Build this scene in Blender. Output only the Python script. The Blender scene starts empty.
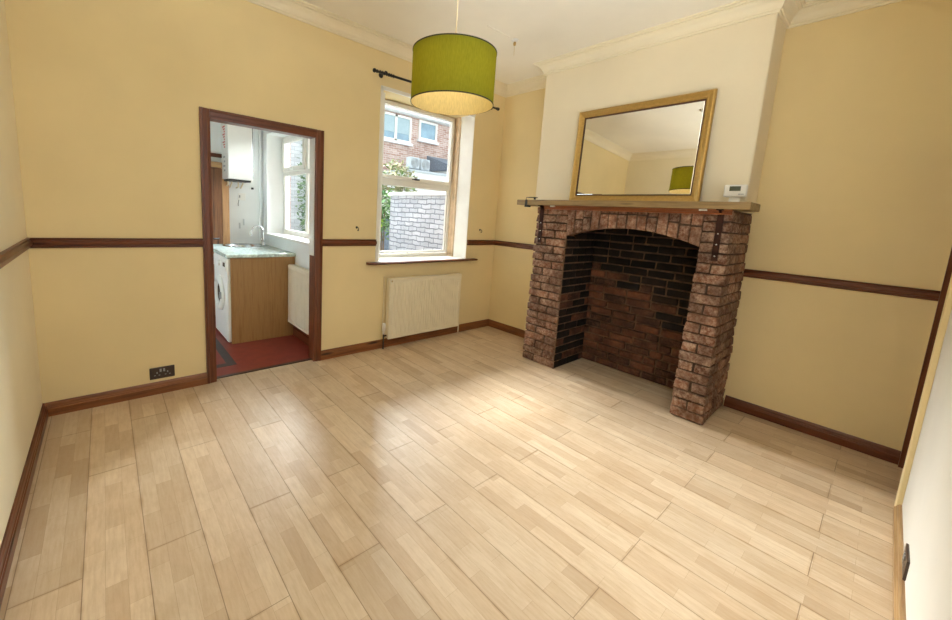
import bpy, bmesh, math, random
from mathutils import Vector, Matrix
random.seed(7)
S = bpy.context.scene
COL = S.collection
PI = math.pi

# ------------------------------------------------------------------ materials
def new_mat(name):
    m = bpy.data.materials.new(name); m.use_nodes = True
    nt = m.node_tree
    return m, nt, nt.nodes, nt.links, nt.nodes['Principled BSDF']

def ramp(N, L, src, stops, interp='LINEAR'):
    r = N.new('ShaderNodeValToRGB'); r.color_ramp.interpolation = interp
    e = r.color_ramp.elements
    while len(e) < len(stops): e.new(0.5)
    for k, (p, c) in enumerate(stops):
        e[k].position = p; e[k].color = (c[0], c[1], c[2], 1)
    L.new(src, r.inputs[0]); return r.outputs[0]

def mixc(N, L, fac, a, b, mode='MIX'):
    n = N.new('ShaderNodeMix'); n.data_type = 'RGBA'; n.blend_type = mode
    for key, v in ((0, fac), (6, a), (7, b)):
        if hasattr(v, 'is_linked'): L.new(v, n.inputs[key])
        elif key == 0: n.inputs[0].default_value = v
        else: n.inputs[key].default_value = (v[0], v[1], v[2], 1)
    return n.outputs[2]

def coords(N, L, scale=(1, 1, 1), rot=(0, 0, 0), kind='Object', loc=(0, 0, 0)):
    t = N.new('ShaderNodeTexCoord'); m = N.new('ShaderNodeMapping')
    m.inputs['Scale'].default_value = scale; m.inputs['Rotation'].default_value = rot
    m.inputs['Location'].default_value = loc
    L.new(t.outputs[kind], m.inputs[0]); return m.outputs[0]

def noise(N, L, vec, scale, detail=4, rough=.55):
    n = N.new('ShaderNodeTexNoise'); n.inputs['Scale'].default_value = scale
    n.inputs['Detail'].default_value = detail; n.inputs['Roughness'].default_value = rough
    L.new(vec, n.inputs['Vector']); return n.outputs['Fac']

def bump(N, L, h, strength, dist, bsdf):
    b = N.new('ShaderNodeBump'); b.inputs['Strength'].default_value = strength
    b.inputs['Distance'].default_value = dist
    L.new(h, b.inputs['Height']); L.new(b.outputs[0], bsdf.inputs['Normal'])

def plain(name, c, rough=.5, var=.12, scale=6, metal=0, bmp=0, bscale=60, spec=.5):
    m, nt, N, L, B = new_mat(name)
    v = coords(N, L)
    f = noise(N, L, v, scale)
    d = [x*(1-var) for x in c]; u = [min(1, x*(1+var)) for x in c]
    L.new(ramp(N, L, f, [(.3, d), (.7, u)]), B.inputs['Base Color'])
    B.inputs['Roughness'].default_value = rough; B.inputs['Metallic'].default_value = metal
    B.inputs['Specular IOR Level'].default_value = spec
    if bmp: bump(N, L, noise(N, L, v, bscale), bmp, .002, B)
    return m

def wood(name, c1, c2, axis='x', rough=.4, scale=1, knots=True):
    """streaky timber whose grain runs along one axis"""
    m, nt, N, L, B = new_mat(name)
    s = {'x': (1.2, 22, 22), 'y': (22, 1.2, 22), 'z': (22, 22, 1.2)}[axis]
    v = coords(N, L, tuple(k*scale for k in s))
    f = noise(N, L, v, 2.2, 6, .6)
    col = ramp(N, L, f, [(.3, c1), (.55, c2), (.75, [x*.8 for x in c2])])
    if knots:
        w = coords(N, L, tuple((k*.35 if k < 5 else k*.12)*scale*4 for k in s))
        vo = N.new('ShaderNodeTexVoronoi'); vo.inputs['Scale'].default_value = 1
        L.new(w, vo.inputs['Vector'])
        k = ramp(N, L, vo.outputs['Distance'], [(.06, (1, 1, 1)), (.16, (0, 0, 0))])
        col = mixc(N, L, k, col, [x*.25 for x in c1])
    L.new(col, B.inputs['Base Color']); B.inputs['Roughness'].default_value = rough
    bump(N, L, f, .15, .002, B)
    return m

def paint(name, c, bmp=.12, rough=.75, stain=.05):
    m, nt, N, L, B = new_mat(name)
    v = coords(N, L)
    f = noise(N, L, v, 1.3, 5)
    col = ramp(N, L, f, [(.3, [x*(1-stain) for x in c]), (.7, [min(1, x*(1+stain)) for x in c])])
    L.new(col, B.inputs['Base Color']); B.inputs['Roughness'].default_value = rough
    B.inputs['Specular IOR Level'].default_value = .3
    h = N.new('ShaderNodeMath'); h.operation = 'ADD'
    L.new(noise(N, L, v, 90, 3), h.inputs[0]); L.new(noise(N, L, v, 7, 2), h.inputs[1])
    bump(N, L, h.outputs[0], bmp, .004, B)
    return m

def brick_mat(name, cols, dust, dustamt, mort=False):
    m, nt, N, L, B = new_mat(name)
    v = coords(N, L)
    g = N.new('ShaderNodeNewGeometry')
    col = ramp(N, L, g.outputs['Random Per Island'], cols)
    n1 = noise(N, L, v, 38, 8, .75)
    n2 = noise(N, L, v, 7, 4)
    col = mixc(N, L, ramp(N, L, n1, [(.42, (0, 0, 0)), (.68, (dustamt,)*3)]), col, dust)
    col = mixc(N, L, ramp(N, L, n2, [(.40, (.55,)*3), (.62, (0, 0, 0))]), col, [c*.35 for c in cols[0][1]])
    L.new(col, B.inputs['Base Color']); B.inputs['Roughness'].default_value = .85
    B.inputs['Specular IOR Level'].default_value = .25
    bump(N, L, noise(N, L, v, 45, 8, .7), .9, .006, B)
    return m

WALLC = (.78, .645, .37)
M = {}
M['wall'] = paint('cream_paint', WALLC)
M['nearwall'] = paint('lit_wall_paint', (.72, .71, .66))  # paler than the cream paint, window light put into the colour
M['leftwall'] = paint('left_lit_wall_paint', (.82, .75, .56))  # cream lightened, daylight on this wall put into its colour
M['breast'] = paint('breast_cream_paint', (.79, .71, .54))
M['ceil'] = paint('ceiling_paint', (.88, .85, .76), .06, .85)
M['cornice'] = paint('cornice_paint', (.82, .75, .58), .03, .55)
M['white'] = plain('white_gloss', (.78, .77, .72), .35, .04)
M['upvc'] = plain('white_upvc', (.74, .72, .66), .3, .04)
M['kwall'] = paint('kitchen_white_paint', (.78, .80, .80), .06)
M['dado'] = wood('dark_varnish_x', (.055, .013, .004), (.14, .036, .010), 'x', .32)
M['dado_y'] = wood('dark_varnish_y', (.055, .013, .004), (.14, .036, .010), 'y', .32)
M['arch_z'] = wood('red_pine_z', (.060, .014, .005), (.155, .043, .013), 'z', .32)
M['arch_x'] = wood('red_pine_x', (.060, .014, .005), (.155, .043, .013), 'x', .32)
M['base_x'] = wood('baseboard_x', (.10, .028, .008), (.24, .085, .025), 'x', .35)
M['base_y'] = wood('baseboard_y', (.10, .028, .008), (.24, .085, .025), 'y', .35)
M['tanbase'] = wood('worn_baseboard', (.22, .12, .05), (.42, .27, .13), 'x', .4)
M['oldsash'] = plain('aged_sash_lining', (.66, .50, .33), .55, .15, 9)
M['mantel'] = wood('oak_shelf', (.17, .105, .042), (.30, .20, .085), 'y', .5)
M['pinetrim'] = wood('pine_trim', (.16, .042, .014), (.31, .092, .028), 'y', .35)
M['gilt'] = plain('gilt_frame', (.46, .29, .085), .36, .10, 60, .6)
M['giltdark'] = plain('dark_gilt_line', (.08, .03, .012), .5, .2)  # dark slip inside the gilt frame
M['black'] = plain('black_iron', (.012, .011, .010), .4, .3)
M['blackbrown'] = plain('brown_plastic', (.045, .026, .018), .3, .2)
M['iron'] = plain('brown_iron', (.035, .011, .006), .6, .4, 30, spec=.2)
M['screw'] = plain('bright_screw', (.75, .75, .75), .25, .05, metal=.8)
M['rad'] = plain('cream_enamel', (.80, .73, .56), .35, .04)
M['radw'] = plain('white_enamel', (.78, .72, .58), .35, .04)
M['plastic'] = plain('white_plastic', (.78, .77, .73), .35, .03)
M['lcd'] = plain('lcd_grey', (.075, .085, .055), .2, .1)
M['chrome'] = plain('chrome', (.75, .76, .78), .12, .03, metal=1)
M['steel'] = plain('brushed_steel', (.55, .57, .58), .25, .06, metal=1)
M['brass'] = plain('brass', (.55, .38, .16), .3, .1, metal=1)
M['copper'] = plain('painted_pipe', (.70, .60, .42), .4, .05)
M['palegrey'] = plain('pale_grey_plastic', (.55, .57, .58), .4, .05)
M['grey'] = plain('grey_plastic', (.33, .34, .34), .4, .1)
M['red'] = plain('red_marking', (.55, .05, .03), .5, .1)
M['darkglass'] = plain('dark_door_glass', (.02, .022, .026), .08, .1)
M['worktop'] = plain('green_marbled_worktop', (.52, .61, .56), .2, .30, 40)
M['panel'] = wood('oak_laminate', (.30, .155, .052), (.39, .215, .08), 'z', .4, 1.4, False)
M['pine'] = wood('knotty_pine', (.055, .019, .007), (.21, .085, .032), 'z', .4, 1.0)
M['pinez'] = wood('pine_post', (.24, .11, .045), (.45, .24, .10), 'z', .4)
M['pinex'] = wood('pine_x', (.24, .12, .05), (.45, .27, .12), 'x', .4)
M['wire'] = plain('cream_flex', (.72, .62, .42), .5, .05)
M['slate'] = plain('slate_roof', (.13, .16, .20), .6, .3, 20)
M['concrete'] = plain('yard_concrete', (.33, .33, .31), .9, .2, 4)
M['acgrey'] = plain('grey_casing', (.42, .47, .50), .5, .06)
M['render'] = plain('white_render', (.72, .73, .72), .9, .06)
M['bark'] = plain('stem', (.16, .10, .05), .8, .3)
M['brick'] = brick_mat('old_brick', [(0, (.12, .046, .026)), (.35, (.20, .082, .046)), (.65, (.28, .125, .070)), (1, (.165, .088, .060))], (.60, .45, .34), .75)
M['mortar'] = plain('dark_mortar', (.075, .045, .03), .95, .3, 30, bmp=.6)
M['soot'] = brick_mat('sooty_brick', [(0, (.035, .014, .009)), (.5, (.12, .042, .022)), (1, (.19, .065, .033))], (.24, .13, .08), .5)
M['sootblack'] = brick_mat('black_brick', [(0, (.006, .004, .003)), (1, (.020, .011, .008))], (.05, .03, .02), .3)
M['sootmortar'] = plain('sooty_mortar', (.15, .085, .05), .95, .4, 20, bmp=.5)

def floor_mat():
    m, nt, N, L, B = new_mat('laminate_boards')
    tc = N.new('ShaderNodeTexCoord'); sp = N.new('ShaderNodeSeparateXYZ'); cb = N.new('ShaderNodeCombineXYZ')
    L.new(tc.outputs['Object'], sp.inputs[0])
    L.new(sp.outputs['Y'], cb.inputs['X']); L.new(sp.outputs['X'], cb.inputs['Y'])
    mp = N.new('ShaderNodeMapping'); mp.inputs['Location'].default_value = (.35, .10, 0); L.new(cb.outputs[0], mp.inputs[0])
    def bricks(w, h, mort, off, freq=2):
        b = N.new('ShaderNodeTexBrick'); b.offset = off; b.offset_frequency = freq
        b.inputs['Scale'].default_value = 1; b.inputs['Brick Width'].default_value = w
        b.inputs['Row Height'].default_value = h; b.inputs['Mortar Size'].default_value = mort
        b.inputs['Mortar Smooth'].default_value = .3
        b.inputs['Color1'].default_value = (0, 0, 0, 1); b.inputs['Color2'].default_value = (1, 1, 1, 1)
        b.inputs['Mortar'].default_value = (.5, .5, .5, 1)
        L.new(mp.outputs[0], b.inputs['Vector']); return b
    strip = bricks(.33, .19/3, .0006, .37, 2)
    plank = bricks(1.22, .19, .0017, .43, 2)
    edge = bricks(1.22, .19, .012, .43, 2); edge.inputs['Mortar Smooth'].default_value = 1
    base = ramp(N, L, strip.outputs['Color'], [(0, (.52, .39, .265)), (.12, (.60, .47, .33)), (.6, (.645, .52, .375)), (1, (.69, .575, .43))])
    pt = ramp(N, L, plank.outputs['Color'], [(0, (.90, .89, .88)), (1, (1.06, 1.04, 1.02))])
    base = mixc(N, L, 1, base, pt, 'MULTIPLY')
    gv = coords(N, L, (14, 1.6, 1)); g = noise(N, L, gv, 5, 6, .65)
    base = mixc(N, L, ramp(N, L, g, [(.35, (.30,)*3), (.6, (0, 0, 0))]), base, (.40, .255, .13))
    wv = coords(N, L); wn = noise(N, L, wv, 3.5, 5, .6)
    base = mixc(N, L, ramp(N, L, wn, [(.48, (0, 0, 0)), (.75, (.45,)*3)]), base, (.44, .30, .17))
    base = mixc(N, L, ramp(N, L, strip.outputs['Fac'], [(0, (0, 0, 0)), (1, (.42,)*3)]), base, (.25, .14, .06))
    em = N.new('ShaderNodeMath'); em.operation = 'MULTIPLY'; L.new(edge.outputs['Fac'], em.inputs[0]); L.new(ramp(N, L, noise(N, L, wv, 6, 4), [(.42, (0, 0, 0)), (.65, (.55,)*3)]), em.inputs[1])
    base = mixc(N, L, em.outputs[0], base, (.34, .20, .085))
    base = mixc(N, L, ramp(N, L, plank.outputs['Fac'], [(.1, (0, 0, 0)), (1, (.62,)*3)]), base, (.14, .08, .04))
    L.new(base, B.inputs['Base Color'])
    L.new(ramp(N, L, noise(N, L, wv, 42, 6, .7), [(.3, (.26,)*3), (.7, (.52,)*3)]), B.inputs['Roughness'])
    B.inputs['Specular IOR Level'].default_value = .5
    h = N.new('ShaderNodeMath'); h.operation = 'SUBTRACT'
    L.new(noise(N, L, wv, 38, 5, .6), h.inputs[0]); L.new(plank.outputs['Fac'], h.inputs[1])
    bump(N, L, h.outputs[0], .24, .003, B)
    return m
M['floor'] = floor_mat()
M['redfloor'] = plain('red_vinyl', (.22, .035, .022), .45, .14, 12)
M['darkvinyl'] = plain('charcoal_vinyl', (.035, .035, .036), .5, .15, 12)

def facade_mat(name, c1, c2, mort, scale=1, bmp=.4, axis='x'):
    m, nt, N, L, B = new_mat(name)
    tc = N.new('ShaderNodeTexCoord'); sp = N.new('ShaderNodeSeparateXYZ'); cb = N.new('ShaderNodeCombineXYZ')
    L.new(tc.outputs['Object'], sp.inputs[0])
    L.new(sp.outputs['X' if axis == 'x' else 'Y'], cb.inputs['X']); L.new(sp.outputs['Z'], cb.inputs['Y'])
    wob = N.new('ShaderNodeVectorMath'); wob.operation = 'ADD'
    nz = N.new('ShaderNodeTexNoise'); nz.inputs['Scale'].default_value = 6
    L.new(tc.outputs['Object'], nz.inputs['Vector'])
    sc = N.new('ShaderNodeVectorMath'); sc.operation = 'SCALE'; sc.inputs['Scale'].default_value = (.06 if axis == 'y' else .03)*scale
    L.new(nz.outputs['Color'], sc.inputs[0]); L.new(cb.outputs[0], wob.inputs[0]); L.new(sc.outputs[0], wob.inputs[1])
    b = N.new('ShaderNodeTexBrick'); b.inputs['Scale'].default_value = 1
    b.inputs['Brick Width'].default_value = .225*scale; b.inputs['Row Height'].default_value = .075*scale
    b.inputs['Mortar Size'].default_value = .008*scale; b.inputs['Mortar Smooth'].default_value = .4
    b.inputs['Color1'].default_value = (*c1, 1); b.inputs['Color2'].default_value = (*c2, 1); b.inputs['Mortar'].default_value = (*mort, 1)
    L.new(wob.outputs[0], b.inputs['Vector'])
    f = noise(N, L, coords(N, L), 5, 5)
    col = mixc(N, L, ramp(N, L, f, [(.4, (0, 0, 0)), (.7, (.4,)*3)]), b.outputs['Color'], [x*.55 for x in c1])
    L.new(col, B.inputs['Base Color']); B.inputs['Roughness'].default_value = .9
    h = N.new('ShaderNodeMath'); h.operation = 'SUBTRACT'; h.inputs[0].default_value = 1; L.new(b.outputs['Fac'], h.inputs[1])
    bump(N, L, h.outputs[0], bmp, .02, B)
    return m
M['house'] = facade_mat('neighbour_brick', (.40, .23, .18), (.60, .45, .39), (.68, .64, .60))
M['ownbrick'] = facade_mat('own_brick', (.20, .085, .06), (.30, .15, .11), (.30, .27, .24))
M['rearwall'] = facade_mat('rear_brick', (.62, .65, .69), (.74, .77, .80), (.50, .53, .57), 1.0, .6)
M['yardwall'] = facade_mat('whitewashed_brick', (.45, .48, .52), (.58, .60, .63), (.20, .22, .25), 1.0, 1, 'y')

def glass_mat():
    m, nt, N, L, B = new_mat('window_glass'); N.remove(B)
    t = N.new('ShaderNodeBsdfTransparent'); t.inputs[0].default_value = (.97, .985, .985, 1)
    g = N.new('ShaderNodeBsdfGlossy'); g.inputs['Roughness'].default_value = .02
    fr = N.new('ShaderNodeFresnel'); fr.inputs[0].default_value = 1.45
    mx = N.new('ShaderNodeMixShader')
    ge = N.new('ShaderNodeNewGeometry'); mu = N.new('ShaderNodeMath'); mu.operation = 'MULTIPLY_ADD'   # inner faces of the pane only transmit
    mu.inputs[1].default_value = -1; mu.inputs[2].default_value = 1; L.new(ge.outputs['Backfacing'], mu.inputs[0])
    m2 = N.new('ShaderNodeMath'); m2.operation = 'MULTIPLY'; L.new(fr.outputs[0], m2.inputs[0]); L.new(mu.outputs[0], m2.inputs[1])
    L.new(m2.outputs[0], mx.inputs[0]); L.new(t.outputs[0], mx.inputs[1]); L.new(g.outputs[0], mx.inputs[2])
    L.new(mx.outputs[0], N['Material Output'].inputs[0]); return m
M['glass'] = glass_mat()
m_, nt_, N_, L_, B_ = new_mat('mirror_silver')
B_.inputs['Base Color'].default_value = (.90, .90, .87, 1); B_.inputs['Metallic'].default_value = 1; B_.inputs['Roughness'].default_value = .015
M['mirror'] = m_
M['blueglass'] = plain('far_window_glass', (.22, .34, .42), .05, .15, 3)
M['blind'] = plain('far_window_blind', (.34, .44, .47), .8, .05)

def shade_mat(name, c, tr):
    m, nt, N, L, B = new_mat(name); N.remove(B)
    v = coords(N, L, (60, 60, 9)); f = noise(N, L, v, 4, 4)
    col = ramp(N, L, f, [(.3, [x*.86 for x in c]), (.7, [x*1.1 for x in c])])
    d = N.new('ShaderNodeBsdfDiffuse'); t = N.new('ShaderNodeBsdfTranslucent'); mx = N.new('ShaderNodeMixShader')
    L.new(col, d.inputs[0]); L.new(col, t.inputs[0]); mx.inputs[0].default_value = tr
    L.new(d.outputs[0], mx.inputs[1]); L.new(t.outputs[0], mx.inputs[2])
    L.new(mx.outputs[0], N['Material Output'].inputs[0]); return m
M['shade'] = shade_mat('green_fabric', (.245, .262, .028), .65)
M['lining'] = shade_mat('gold_lining', (.88, .73, .38), .58)
M['shaderim'] = plain('dark_green_tape', (.030, .030, .010), .8, .2)
def emit_mat(name, c, s):
    m, nt, N, L, B = new_mat(name)
    B.inputs['Base Color'].default_value = (.9, .85, .7, 1)
    B.inputs['Emission Color'].default_value = (*c, 1); B.inputs['Emission Strength'].default_value = s
    return m
M['bulb'] = emit_mat('lit_bulb', (1, .80, .50), 38)
def leaf_mat(name, c1, c2):
    m, nt, N, L, B = new_mat(name)
    g = N.new('ShaderNodeNewGeometry')
    L.new(ramp(N, L, g.outputs['Random Per Island'], [(0, c1), (1, c2)]), B.inputs['Base Color'])
    B.inputs['Roughness'].default_value = .6; return m
M['leafr'] = leaf_mat('mixed_leaves', (.10, .22, .05), (.42, .36, .22))
M['leafy'] = leaf_mat('lime_leaves', (.22, .36, .03), (.45, .52, .06))
M['leafg'] = leaf_mat('green_leaves', (.04, .12, .03), (.20, .32, .12))

# ------------------------------------------------------------------ mesh builder
class MB:
    def __init__(s): s.v = []; s.f = []; s.mi = []; s.sm = []
    def add(s, vs, fs, mi=0, smooth=False):
        o = len(s.v); s.v += [Vector(p) for p in vs]
        for f in fs: s.f.append([o+i for i in f]); s.mi.append(mi); s.sm.append(smooth)
        return s
    def box(s, x0, x1, y0, y1, z0, z1, mi=0):
        vs = [(x, y, z) for z in (z0, z1) for y in (y0, y1) for x in (x0, x1)]
        return s.add(vs, [(0, 2, 3, 1), (4, 5, 7, 6), (0, 1, 5, 4), (2, 6, 7, 3), (0, 4, 6, 2), (1, 3, 7, 5)], mi)
    def jbox(s, x0, x1, y0, y1, z0, z1, j=.003, b=.006, mi=0):
        """brick: chamfered box with wandering corners"""
        bm = bmesh.new()
        r = bmesh.ops.create_cube(bm, size=1)
        for v in bm.verts:
            v.co = Vector(((x0+x1)/2 + v.co.x*(x1-x0) + random.uniform(-j, j), (y0+y1)/2 + v.co.y*(y1-y0) + random.uniform(-j, j), (z0+z1)/2 + v.co.z*(z1-z0) + random.uniform(-j, j)*.8))
        bmesh.ops.bevel(bm, geom=bm.edges[:], offset=b, segments=2, profile=.6, affect='EDGES')
        bm.verts.index_update()
        vs = [v.co.copy() for v in bm.verts]; fs = [[v.index for v in f.verts] for f in bm.faces]
        bm.free(); return s.add(vs, fs, mi, True)
    def tube(s, pts, r, seg=12, cap=True, mi=0):
        pts = [Vector(p) for p in pts]; rings = []
        n = len(pts)
        rs = r if isinstance(r, (list, tuple)) else [r]*n
        t = (pts[1]-pts[0]).normalized()
        up = Vector((0, 0, 1)) if abs(t.z) < .9 else Vector((1, 0, 0))
        a = t.cross(up).normalized()
        for i, p in enumerate(pts):
            if i == 0: t = pts[1]-pts[0]
            elif i == n-1: t = pts[-1]-pts[-2]
            else: t = pts[i+1]-pts[i-1]
            t.normalize(); a = (a - t*a.dot(t)).normalized(); b = t.cross(a)
            rings.append([p + (a*math.cos(2*PI*k/seg) + b*math.sin(2*PI*k/seg))*rs[i] for k in range(seg)])
        vs = [v for rg in rings for v in rg]; fs = []
        for i in range(n-1):
            for k in range(seg):
                k2 = (k+1) % seg
                fs.append((i*seg+k, i*seg+k2, (i+1)*seg+k2, (i+1)*seg+k))
        s.add(vs, fs, mi, True)
        if cap: s.add(rings[0], [tuple(range(seg))[::-1]], mi); s.add(rings[-1], [tuple(range(seg))], mi)
        return s
    def lathe(s, prof, c, axis='z', seg=32, closed=False, mi=0, smooth=True):
        """prof: (radius, along) pairs turned about an axis through c"""
        c = Vector(c); vs = []
        for (r, h) in prof:
            for k in range(seg):
                a = 2*PI*k/seg; p, q = r*math.cos(a), r*math.sin(a)
                vs.append(c + Vector({'z': (p, q, h), 'y': (p, h, q), 'x': (h, p, q)}[axis]))
        fs = []; n = len(prof)
        for i in range(n if closed else n-1):
            j = (i+1) % n
            for k in range(seg):
                k2 = (k+1) % seg; fs.append((i*seg+k, i*seg+k2, j*seg+k2, j*seg+k))
        return s.add(vs, fs, mi, smooth)
    def prism(s, poly, a0, a1, axis, mi=0):
        """poly in the two other axes (order x,y,z without axis) swept along axis"""
        n = len(poly); vs = []
        for a in (a0, a1):
            for (p, q) in poly: vs.append({'x': (a, p, q), 'y': (p, a, q), 'z': (p, q, a)}[axis])
        fs = [tuple(range(n))[::-1], tuple(range(n, 2*n))]
        for k in range(n):
            k2 = (k+1) % n; fs.append((k, k2, n+k2, n+k))
        return s.add(vs, fs, mi)
    def sweep(s, prof, path, mi=0):
        """prof: (offset, height); path: list of (x, y, nx, ny) mitred corner points"""
        n = len(prof); vs = []
        for (x, y, nx, ny) in path:
            for (o, h) in prof: vs.append((x+nx*o, y+ny*o, h))
        fs = []
        for i in range(len(path)-1):
            for k in range(n):
                k2 = (k+1) % n; fs.append((i*n+k, i*n+k2, (i+1)*n+k2, (i+1)*n+k))
        fs += [tuple(range(n)), tuple(range((len(path)-1)*n, len(path)*n))[::-1]]
        return s.add(vs, fs, mi)
    def xf(s, mat, start=0):
        for i in range(start, len(s.v)): s.v[i] = mat @ s.v[i]
        return s
    def build(s, name, mats, parent=None, origin=None, bevel=0, seg=2, flat=True):
        if not isinstance(mats, (list, tuple)): mats = [mats]
        if parent is not None and origin is None: org = wloc(parent)
        elif origin is not None: org = Vector(origin)
        else:
            xs = [v.x for v in s.v]; ys = [v.y for v in s.v]; zs = [v.z for v in s.v]
            org = Vector(((min(xs)+max(xs))/2, (min(ys)+max(ys))/2, min(zs)))
        me = bpy.data.meshes.new(name)
        me.from_pydata([v-org for v in s.v], [], s.f)
        for m in mats: me.materials.append(m)
        for p, mi, sm in zip(me.polygons, s.mi, s.sm): p.material_index = mi; p.use_smooth = sm
        bm = bmesh.new(); bm.from_mesh(me); bmesh.ops.recalc_face_normals(bm, faces=bm.faces[:]); bm.to_mesh(me); bm.free()
        o = bpy.data.objects.new(name, me); COL.objects.link(o)
        o['wl'] = tuple(org)
        if parent is not None:
            o.parent = parent; o.location = org - wloc(parent)
        else: o.location = org
        if bevel:
            b = o.modifiers.new('bevel', 'BEVEL'); b.width = bevel; b.segments = seg; b.limit_method = 'ANGLE'; b.angle_limit = .7
        return o

def wloc(o): return Vector(o['wl'])
def thing(name, label, cat, loc, group=None):
    o = bpy.data.objects.new(name, None); COL.objects.link(o); o.empty_display_size = .05
    o.location = loc; o['wl'] = tuple(loc); o['label'] = label; o['category'] = cat
    if group: o['group'] = group
    return o
def tag(o, label, cat, group=None, kind=None):
    o['label'] = label; o['category'] = cat
    if group: o['group'] = group
    if kind: o['kind'] = kind
    return o
def struct(o, label=None):
    o['kind'] = 'structure'
    if label: o['label'] = label; o['category'] = o.name.split('_')[0]
    return o
def copy_tree(o, d, parent=None):
    c = o.copy(); COL.objects.link(c)
    if parent is None: c.location = Vector(o.location)+Vector(d); c['wl'] = tuple(Vector(o['wl'])+Vector(d))
    else: c.parent = parent
    for ch in list(o.children): copy_tree(ch, d, c)
    return c

# ------------------------------------------------------------------ dimensions (metres)
XL, YN, ZC = -4.127, -3.575, 2.98          # left wall, near wall, ceiling (fireplace wall x=0, window wall y=0)
BX, BY0, BY1 = -.314, -.80, -2.62          # chimney breast
DX0, DX1, DZ = -3.170, -2.375, 2.0       # kitchen doorway
WX0, WX1, WZ0, WZ1 = -1.755, -.495, .905, 2.575   # window opening
WT = .38
GX0, GX1, GZ0, GZ1 = -3.70, -1.95, .75, 2.55       # added window in the near wall, unseen behind the camera, for fill light
KY, KX, KB = .12, -2.24, 1.95              # kitchen: near face, right wall, back wall

# ------------------------------------------------------------------ room shell
struct(MB().box(XL-.1, .0, YN-.1, .055, -.06, 0).build('floor', M['floor'], origin=(0, 0, 0)), 'pale maple laminate plank floor of the empty dining room')
b = MB()
b.box(XL-.1, DX0-.03, 0, KY, 0, ZC)
b.box(DX0-.03, DX1+.03, 0, KY, DZ+.03, ZC)
b.box(DX1+.03, WX0, 0, KY, 0, ZC)
b.box(-2.04, WX0, KY, WT, -.2, ZC)
b.box(WX0, WX1, 0, WT, -.2, WZ0-.02); b.box(WX0, WX1, 0, WT, WZ1, ZC)
b.box(WX1, .1, 0, WT, -.2, ZC)
struct(b.build('wall_back', M['wall'], origin=(0, 0, 0)), 'cream back wall with the window and the kitchen doorway')
struct(MB().box(XL-.1, XL, YN-.1, 0, 0, ZC).build('wall_left', M['leftwall'], origin=(0, 0, 0)), 'cream left wall with brown dado rail')
struct(MB().box(0, .1, YN-.1, 0, 0, ZC).build('wall_right', M['wall'], origin=(0, 0, 0)), 'cream wall behind the fireplace and alcoves')
b = MB().box(XL, GX0, YN-.12, YN, 0, ZC).box(GX1, -.62, YN-.12, YN, 0, ZC).box(GX0, GX1, YN-.12, YN, 0, GZ0).box(GX0, GX1, YN-.12, YN, GZ1, ZC).box(-.62, -.03, YN-.12, YN, 2.0, ZC).box(-.03, 0, YN-.12, YN, 0, ZC)
struct(b.build('wall_front', M['nearwall'], origin=(0, 0, 0)), 'near wall at the right edge of the view, window light in its colour')
b = MB().box(BX, 0, BY1, BY0, 1.556, ZC).box(-.28, 0, -1.005, -.87, 0, 1.556)
struct(b.build('wall_chimney_breast', M['breast'], origin=(0, 0, 0), bevel=.012), 'pale cream chimney breast above the brick fireplace')
struct(MB().box(XL-.1, .1, YN-.12, WT, ZC, ZC+.1).build('ceiling', M['ceil'], origin=(0, 0, 0)), 'cream painted ceiling')

# cornice, dado, baseboards ------------------------------------------------
CP = [(0, 2.872), (.012, 2.872), (.014, 2.886), (.022, 2.888), (.026, 2.905), (.040, 2.93), (.062, 2.948), (.066, 2.956), (.082, 2.958), (.084, 2.968), (.098, 2.970), (.098, ZC), (0, ZC)]
path = [(XL, YN, 1, 1), (XL, 0, 1, -1), (0, 0, -1, -1), (0, BY0, -1, 1), (BX, BY0, -1, 1), (BX, BY1, -1, -1), (0, BY1, -1, -1), (0, YN, -1, 1), (XL, YN, 1, 1)]
struct(MB().sweep(CP, path).build('trim_1', M['cornice'], origin=(0, 0, 0)), 'moulded cream plaster cornice round the ceiling')
def dadop(z): return [(0, z-.031), (.008, z-.031), (.012, z-.026), (.012, z-.016), (.022, z-.010), (.024, z+.004), (.018, z+.014), (.010, z+.018), (.010, z+.024), (.016, z+.031), (0, z+.031)]
DP = dadop(1.10)
def run(name, prof, p, mat, label): return struct(MB().sweep(prof, p).build(name, mat, origin=(0, 0, 0)), label)
AW = .062
run('trim_2', DP, [(XL, 0, 1, -1), (DX0-AW, 0, 0, -1)], M['dado'], 'dark brown dado rail left of the kitchen doorway')
run('trim_3', DP, [(DX1+AW, 0, 0, -1), (WX0, 0, 0, -1)], M['dado'], 'short dark dado rail between doorway and window')
run('trim_4', DP, [(WX1, 0, 0, -1), (0, 0, -1, -1)], M['dado'], 'short dark dado rail right of the window')
run('trim_5', DP, [(0, 0, -1, -1), (0, BY0, -1, 0)], M['dado_y'], 'dark dado rail in the alcove left of the fireplace')
run('trim_6', DP, [(0, -2.616, -1, 0), (0, YN, -1, 0)], M['dado_y'], 'dark dado rail in the alcove right of the fireplace')
run('trim_7', DP, [(XL, 0, 1, -1), (XL, YN, 1, 0)], M['dado_y'], 'dark dado rail along the left wall')
def basep(h, t=.02): return [(0, 0), (t, 0), (t, h*.55), (t*.8, h*.60), (t*.8, h*.68), (t*.65, h*.72), (t*.55, h*.88), (t*.3, h), (0, h)]
BP = basep(.088, .022)
run('baseboard_back', BP, [(XL, 0, 1, -1), (DX0-AW, 0, 0, -1)], M['base_x'], 'brown baseboard left of the kitchen doorway')
run('baseboard_window', BP, [(DX1+AW, 0, 0, -1), (0, 0, -1, -1)], M['base_x'], 'brown baseboard under the window and radiator')
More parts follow.
